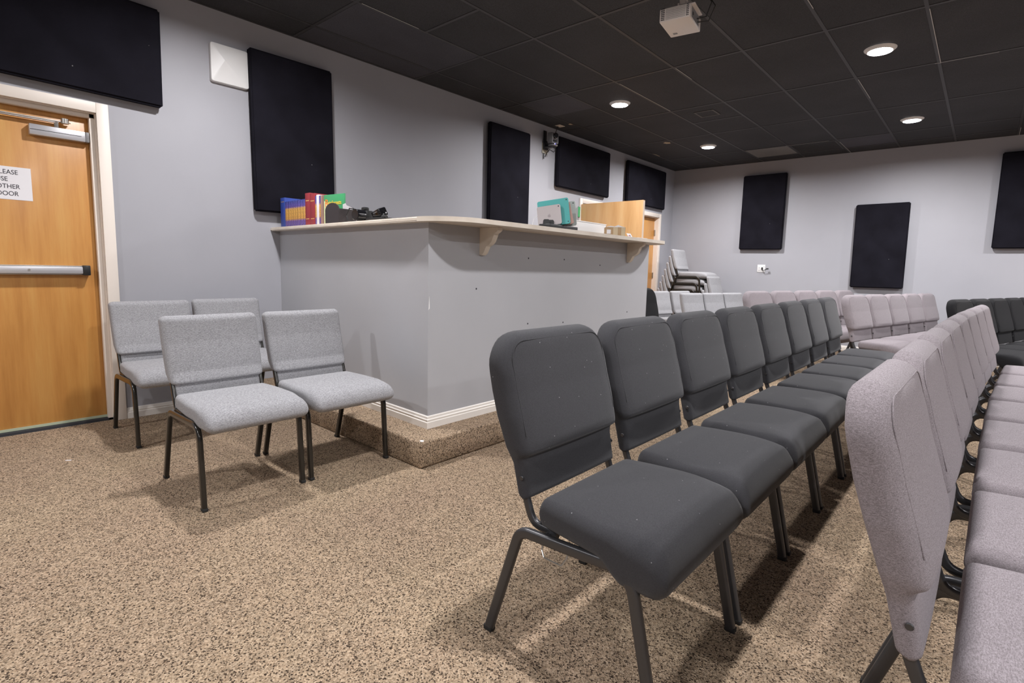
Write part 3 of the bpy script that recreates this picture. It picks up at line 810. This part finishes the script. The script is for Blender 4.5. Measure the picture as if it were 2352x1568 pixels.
# stacks in the far left corner
for k in range(7):
    chair('gray', .47+.036*(k-6), 8.50, 0, 'topmost grey chair of the tall corner stack' if k == 6 else '%s grey chair from the floor in the tall corner stack' % ORD[k], 'grey chairs stacked in the corner', z=.108*k+.012)
for k in range(3):
    chair('gray', 1.10+.036*(k-2), 8.50, 0, 'topmost grey chair of the short corner stack' if k == 2 else '%s grey chair from the floor in the short corner stack' % ORD[k], 'grey chairs in the short stack', z=.108*k+.012)

# ------------------------------------------------------------------ things on the counter: books
def bpos(u, y=1.985): return ony(u, 500, y).x
YS = 1.985
def ztop(u, v): return ony(u, v, YS).z
def book(u0, u1, v, mt, label, depth=.17, group='books on the counter', band=None, name='book'):
    xa, xb2 = bpos(u0), bpos(u1)-.0008
    zt2 = ztop((u0+u1)/2, v); h = zt2-ZT
    t = thing(name, label, 'book', ((xa+xb2)/2, YS, ZT+.0005), 0, group)
    wd = (xb2-xa)/2
    mb = MB(); mb.box((-wd, 0, 0), (wd, .004, h), .0015); mb.box((-wd, .003, 0), (-wd+.003, depth, h)); mb.box((wd-.003, .003, 0), (wd, depth, h))
    mb.build('cover', mt, t)
    MB().box((-wd+.003, .004, .003), (wd-.003, depth-.004, h-.003)).build('pages', M['paper'], t)
    if band:
        for q, hh in band: MB().box((-wd*.7, -.0006, h*q), (wd*.7, -.0001, h*q+hh)).build('spine_print', M['gold'], t)
    return t
bk = [(645, 655, 454, 'blue', 'tall blue book at the left end of the row on the counter'),
      (655.5, 661, 463, 'spine', 'first purple and gold volume right of the blue book'), (661.3, 667, 462, 'spine', 'second purple and gold volume right of the blue book'),
      (667.3, 672, 461, 'spine', 'third purple and gold volume right of the blue book'), (672.3, 677, 460.5, 'spine', 'fourth purple and gold volume right of the blue book'),
      (677.3, 682, 460, 'spine', 'fifth purple and gold volume right of the blue book'), (682.3, 688.5, 459, 'spine', 'wider purple and gold volume before the red books'),
      (688.8, 695, 458, 'spine', 'thick purple volume directly left of the red books'), (695.4, 701, 457, 'spine', 'last purple volume touching the red books'),
      (701.6, 712, 443, 'red', 'left one of the two red hardback books'), (712.3, 724, 444, 'red', 'right one of the two red hardback books'),
      (724.4, 727, 450, 'spine', 'narrow purple volume between the red book and the white one'), (727.4, 733, 447, 'paper', 'thin white book standing right of the red books'),
      (733.3, 736.5, 449, 'spine', 'narrow purple volume between the white book and the green cover'), (736.8, 739.4, 448, 'rose', 'thin pinkish book leaning on the green cover')]
for u0, u1, v, mt, lab in bk:
    book(u0, u1, v, M[mt], lab, band=[(.2, .006), (.75, .008)] if mt == 'red' else ([(.85, .004)] if mt == 'blue' else None))
# big green picture book, cover turned to the room
xa = bpos(741); xc = ony(783, 470, YS+.01).x; hgt = ztop(745, 447)-ZT
t = thing('picture_book', 'large green picture book with orange title letters, cover turned to the room', 'book', (xa, YS+.012, ZT+.0005), math.radians(6), 'books on the counter')
wd = xc-xa
MB().box((0, 0, 0), (wd, .012, hgt), .001).build('cover', M['cover_green'], t)
MB().prism([(.004, .004), (.13, .004), (.13, .05), (.17, hgt*.62), (.04, hgt*.72), (.004, hgt*.8)], -.0006, -.0001, Matrix(((1, 0, 0, 0), (0, 0, 1, 0), (0, 1, 0, 0), (0, 0, 0, 1)))).build('cover_art', M['cover_cream'], t)
RY = Matrix(((1, 0, 0, 0), (0, 0, -1, 0), (0, 1, 0, 0), (0, 0, 0, 1)))
text_mesh('title', 'R', .075, M['orange'], t, Matrix.Translation((.012, -.0008, hgt*.60)) @ RY, bold=.001, align='LEFT')
text_mesh('title', 'ainforests', .040, M['yellow'], t, Matrix.Translation((.048, -.0008, hgt*.66)) @ RY, bold=.0008, align='LEFT')

# dark desk organiser with round-shouldered ends
yo = 1.925
RXs_ = Matrix(((0, 0, 1, 0), (1, 0, 0, 0), (0, 1, 0, 0), (0, 0, 0, 1)))
xa, xb_ = ony(747, 500, yo).x, ony(778, 500, yo).x
dd = xb_-xa; ln = min(onx(818, 500, xb_).y-yo, .36); hh = ony(760, 466, yo).z-ZT
t = thing('desk_organiser', 'dark brown organiser box with rounded end panels, in front of the green picture book', 'organiser', (xa, yo, ZT+.0005))
def endp(k=1.0): return [(0, 0), (dd, 0), (dd, hh*.62*k)] + [(dd/2+dd/2*math.cos(a), k*(hh*.62+hh*.38*math.sin(a))) for a in [PI*q/14 for q in range(1, 14)]] + [(0, hh*.62*k)]
RF = Matrix(((1, 0, 0, 0), (0, 0, 1, 0), (0, 1, 0, 0), (0, 0, 0, 1)))
MB().prism(endp(), 0, .008, RF).build('end_panel', M['brown_holder'], t)
MB().prism(endp(.9), ln-.008, ln, RF).build('end_panel', M['brown_holder'], t)
MB().box((dd-.006, .008, 0), (dd, ln-.008, hh*.70)).build('side_panel', M['brown_holder'], t)
MB().box((0, .008, 0), (.006, ln-.008, hh*.70)).build('side_panel', M['brown_holder'], t)
MB().box((.006, .008, 0), (dd-.006, ln-.008, .006)).build('bottom_panel', M['brown_holder'], t)
pp = MB().prism([(.03, hh*.30), (ln*.75, hh*.30), (ln*.80, hh*.80), (ln*.45, hh*.90), (.05, hh*1.0), (.03, hh*.92)], 0, .001, RXs_).build('paper_slip', M['paper'])
pp.location = (xa+dd-.012, yo+.008, ZT); tag(pp, 'white slip of paper sticking out of the dark organiser', 'paper')
# camera with lens lying behind the organiser
xa = ony(822, 490, 1.98).x
t = thing('camera_body', 'black camera with a round lens, standing between the organiser and the small black device', 'camera', (xa, 1.96, ZT+.0005))
MB().box((-.02, .02, 0), (.10, .08, .075), .010).build('body', M['black'], t)
MB().box((.02, .03, .075), (.06, .07, .10), .008).build('viewfinder', M['black'], t)
MB().cyl((.065, .02, .042), (.15, -1, 0), .036, .07, 28, bevel=.004).build('lens', M['black_gloss'], t)
MB().tube([(-.02, .05, .06), (-.06, .04, .09), (-.12, .03, .10), (-.14, .02, .05), (-.09, .0, .01), (-.02, -.01, .006)], .004, 8).build('strap', M['black'], t)
xa = ony(857, 490, 1.98).x
t = thing('battery_charger', 'small black device with a raised sloping head, right of the camera on the counter', 'charger', (xa, 1.95, ZT+.0005))
MB().box((-.04, 0, 0), (.13, .09, .022), .006).build('base', M['black'], t)
Mx = Matrix.Translation((.05, .045, .048)) @ Matrix.Rotation(-.25, 4, 'Y') @ Matrix.Rotation(.35, 4, 'X')
MB().box((-.045, -.03, -.028), (.045, .03, .028), .008, Mx).build('head', M['black_gloss'], t)
MB().box((-.02, -.0308, .012), (.02, -.0302, .018), 0, Mx).build('label_strip', M['grey'], t)
mb = MB().cyl((.10, .04, .02), (1, 0, .1), .018, .035, 16, .010); mb.build('knob', M['black'], t)

# ------------------------------------------------------------------ tablets on a charging stand
b0, b1 = onz(1262, 519, ZT+.002), onz(1318, 526, ZT+.002)
XT = 2.17
ya_, yb_ = onx(1257, 517, XT).y, onx(1321, 524, XT).y
t = thing('charging_stand', 'black charging stand on the counter holding four tablets', 'stand', (XT, (ya_+yb_)/2, ZT+.0005)); hl = (yb_-ya_)/2
MB().box((-.075, -hl, 0), (.025, hl, .030), .005).build('base', M['black'], t)
YAW_T = -math.radians(62)
def slot(yy, z=.028): return XT-.03, (ya_+yb_)/2-hl+yy+.070, ZT+z
for yy in (.025, .075, .135, .19):
    Mx = Matrix.Translation((-.03, -hl+yy, .020)) @ Matrix.Rotation(YAW_T, 4, 'Z') @ Matrix.Rotation(-.14, 4, 'Y')
    MB().prism([(-.024, 0), (.024, 0), (.022, .034), (.015, .043), (-.015, .043), (-.022, .034)], -.0025, .0025, Mx @ Matrix(((0, 0, 1, 0), (1, 0, 0, 0), (0, 1, 0, 0), (0, 0, 0, 1)))).build('divider', M['black'], t)
def tablet(label, yy, dw, w_, h_, matb, thick=.008, roll=.15, lean=-.14, z=.028):
    x, y, z = slot(yy, z)
    t = thing('tablet', label, 'tablet', (x+dw*math.cos(YAW_T+PI/2), y+dw*math.sin(YAW_T+PI/2), z)); t.rotation_euler = (roll, lean, YAW_T)
    MB().rings([[Vector((xx, a, b+h_/2)) for a, b in rrect(w_, h_, .013, 5)] for xx in (-thick/2, thick/2)], smooth=False).build('case', matb, t)
    MB().cyl((thick/2, w_/2-.014, h_-.014), (1, 0, 0), .0045, .001, 14).build('rear_lens', M['ink'], t)
    return t
t1 = tablet('grey metal tablet in front of the teal one', .045, -.028, .168, .140, M['alu'])
mb = MB()
pts = []
for k in range(36):
    a = 2*PI*k/36; r = .011*(1-.16*math.exp(-((a-PI/2)/.35)**2)-.12*math.exp(-((a-1.5*PI)/.30)**2))
    x, y = r*math.cos(a), r*math.sin(a)
    if math.hypot(x-.0135, y-.0015) < .0052: x = .0135-math.sqrt(max(0, .0052**2-(y-.0015)**2))
    pts.append((x, y))
Me = Matrix.Translation((.0041, 0, .066)) @ Matrix(((0, 0, 1, 0), (1, 0, 0, 0), (0, 1, 0, 0), (0, 0, 0, 1)))
mb.prism(pts, 0, .0003, Me); mb.prism([(0, .0105), (.003, .0115), (.005, .016), (.001, .0145)], 0, .0003, Me)
mb.build('emblem', mat('emblem_grey', (.28, .25, .25), .3, .6), t1)
tt = tablet('tablet in a teal rubber case on the charging stand', .070, -.010, .222, .184, M['teal'], thick=.014)
MB().cyl((.007, .222/2-.014, .016), (1, 0, 0), .004, .001, 14).build('speaker_hole', M['ink'], tt)
tablet('rose metal tablet leaning behind the teal one', .105, .022, .168, .158, M['rose'], roll=.25)
tablet('tablet in a sage grey case at the back of the charging stand', .180, -.02, .20, .175, M['sage'], thick=.012, roll=.13)
yL = onx(1246, 510, 2.05).y
for k, (dy, hh) in enumerate(((-.07, .07), (-.015, .045))):
    yy = yL+dy
    o = MB().tube([(2.03, yy-.02, ZT+.003), (2.03, yy-.012, ZT+hh*.6), (2.02, yy+.015, ZT+hh*1.15), (2.01, yy+.05, ZT+hh*1.3), (2.0, yL+.06, ZT+hh*1.25)], .0014, 8).build('charging_cable', M['white'])
    tag(o, ('taller' if k == 0 else 'shorter') + ' white charging cable arching left of the tablets', 'cable', 'white charging cables')

# white storage tray, cardboard box, cards
xa = 1.83
ya_, yb_ = onx(1318, 510, 1.86).y, onx(1392, 516, 1.86).y
t = thing('white_tray', 'plain white box between the tablets and the cardboard box', 'box', (xa, (ya_+yb_)/2, ZT+.0005)); hl = (yb_-ya_)/2
MB().box((-.06, -hl, 0), (.03, hl, .122), .003).build('tray', M['white'], t)
MB().box((-.065, -hl-.003, .122), (.035, hl+.003, .130), .002).build('lid', M['white'], t)
pb_ = onz(1414, 535, ZT+.001); pb_ = Vector((2.08, onx(1414, 530, 2.08).y, 0))
t = thing('cardboard_box', 'small open cardboard box with strips of tape and a white label', 'box', (pb_.x, pb_.y, ZT+.0005), -math.radians(50)); hl = .082
MB().box((-.11, -hl, 0), (0, hl, .085), .001).build('carton', M['cardboard'], t)
MB().box((.0001, -hl+.008, .03), (.0008, -hl+.042, .064)).build('shipping_label', M['paper'], t)
MB().box((.0001, -hl+.062, 0), (.0007, -hl+.100, .085)).build('tape_strip', M['tape'], t); MB().box((.0001, hl-.035, 0), (.0007, hl-.003, .085)).build('tape_strip', M['tape'], t)
mb = MB()
mb.prism([(-hl, 0), (-.04, .010), (-.01, .006), (.02, .018), (.05, .008), (hl, 0)], -.05, -.002, Matrix.Translation((0, 0, .085)) @ Matrix(((0, 0, 1, 0), (1, 0, 0, 0), (0, 1, 0, 0), (0, 0, 0, 1))))
mb.build('torn_flap', M['paper'], t)
p = onz(1445, 541, ZT); yq = onx(1450, 540, 2.15).y
t = thing('folded_card', 'small white folded card with red and black print near the end of the counter', 'card', (2.15, yq, ZT+.0005))
Mx = Matrix.Translation((0, 0, .0)) @ Matrix.Rotation(-.6, 4, 'Y')
MB().box((-.001, -.035, 0), (.0005, .035, .05), 0, Mx).build('card', M['paper'], t)
mb = MB().box((.0005, -.02, .02), (.0008, -.004, .03), 0, Mx); mb.build('red_print', M['card_red'], t)
MB().box((.0005, .0, .02), (.0008, .012, .036), 0, Mx).build('black_print', M['ink'], t)
yq = onx(1466, 543, 2.15).y
t = thing('flat_card', 'flat white card with a red stripe lying at the end of the counter', 'card', (2.13, yq, ZT+.0005))
MB().box((-.06, -.07, 0), (.06, .09, .010), .001).build('card', M['paper'], t)
MB().box((.0601, -.065, .002), (.0606, .0, .008)).build('red_stripe', M['card_red'], t)

# small ceiling scars: bare patches where tape was pulled off
for (u, v, sx_, sy_, lab) in [(1532, 328, .05, .06, 'larger torn cream patch on the ceiling near the smallest light'), (1507, 356, .02, .12, 'thin yellow strip of tape left on the ceiling near the far corner'),
                         (1311, 285, .03, .03, 'tiny pale round spot on the ceiling above the wall camera')]:
    p = onz(u, v, H); o = MB().prism([(p.x-sx_, p.y-sy_*.3), (p.x, p.y-sy_), (p.x+sx_, p.y-sy_*.2), (p.x+sx_*.5, p.y+sy_), (p.x-sx_*.6, p.y+sy_*.8)], H-.0016, H-.0002).build('ceiling_scar', mat('torn_patch', (.45, .36, .25), .8)); tag(o, lab, 'ceiling mark')

# bits of litter
p = onz(157, 1057, 0)
o = MB().box((-.014, -.004, 0), (.014, .004, .0015)).build('paper_scrap', M['paper']); o.location = (p.x, p.y, .0); o.rotation_euler = (0, 0, .9)
tag(o, 'tiny white scrap of paper on the carpet in front of the wooden door', 'scrap')
p = Vector((2.175, 1.79, HP))
o = MB().prism([(-.012, -.006), (.008, -.012), (.016, .0), (.004, .012), (-.010, .008)], 0, .002).build('paper_scrap', M['paper']); o.location = p
tag(o, 'tiny white fleck lying on the corner of the carpeted step', 'scrap')
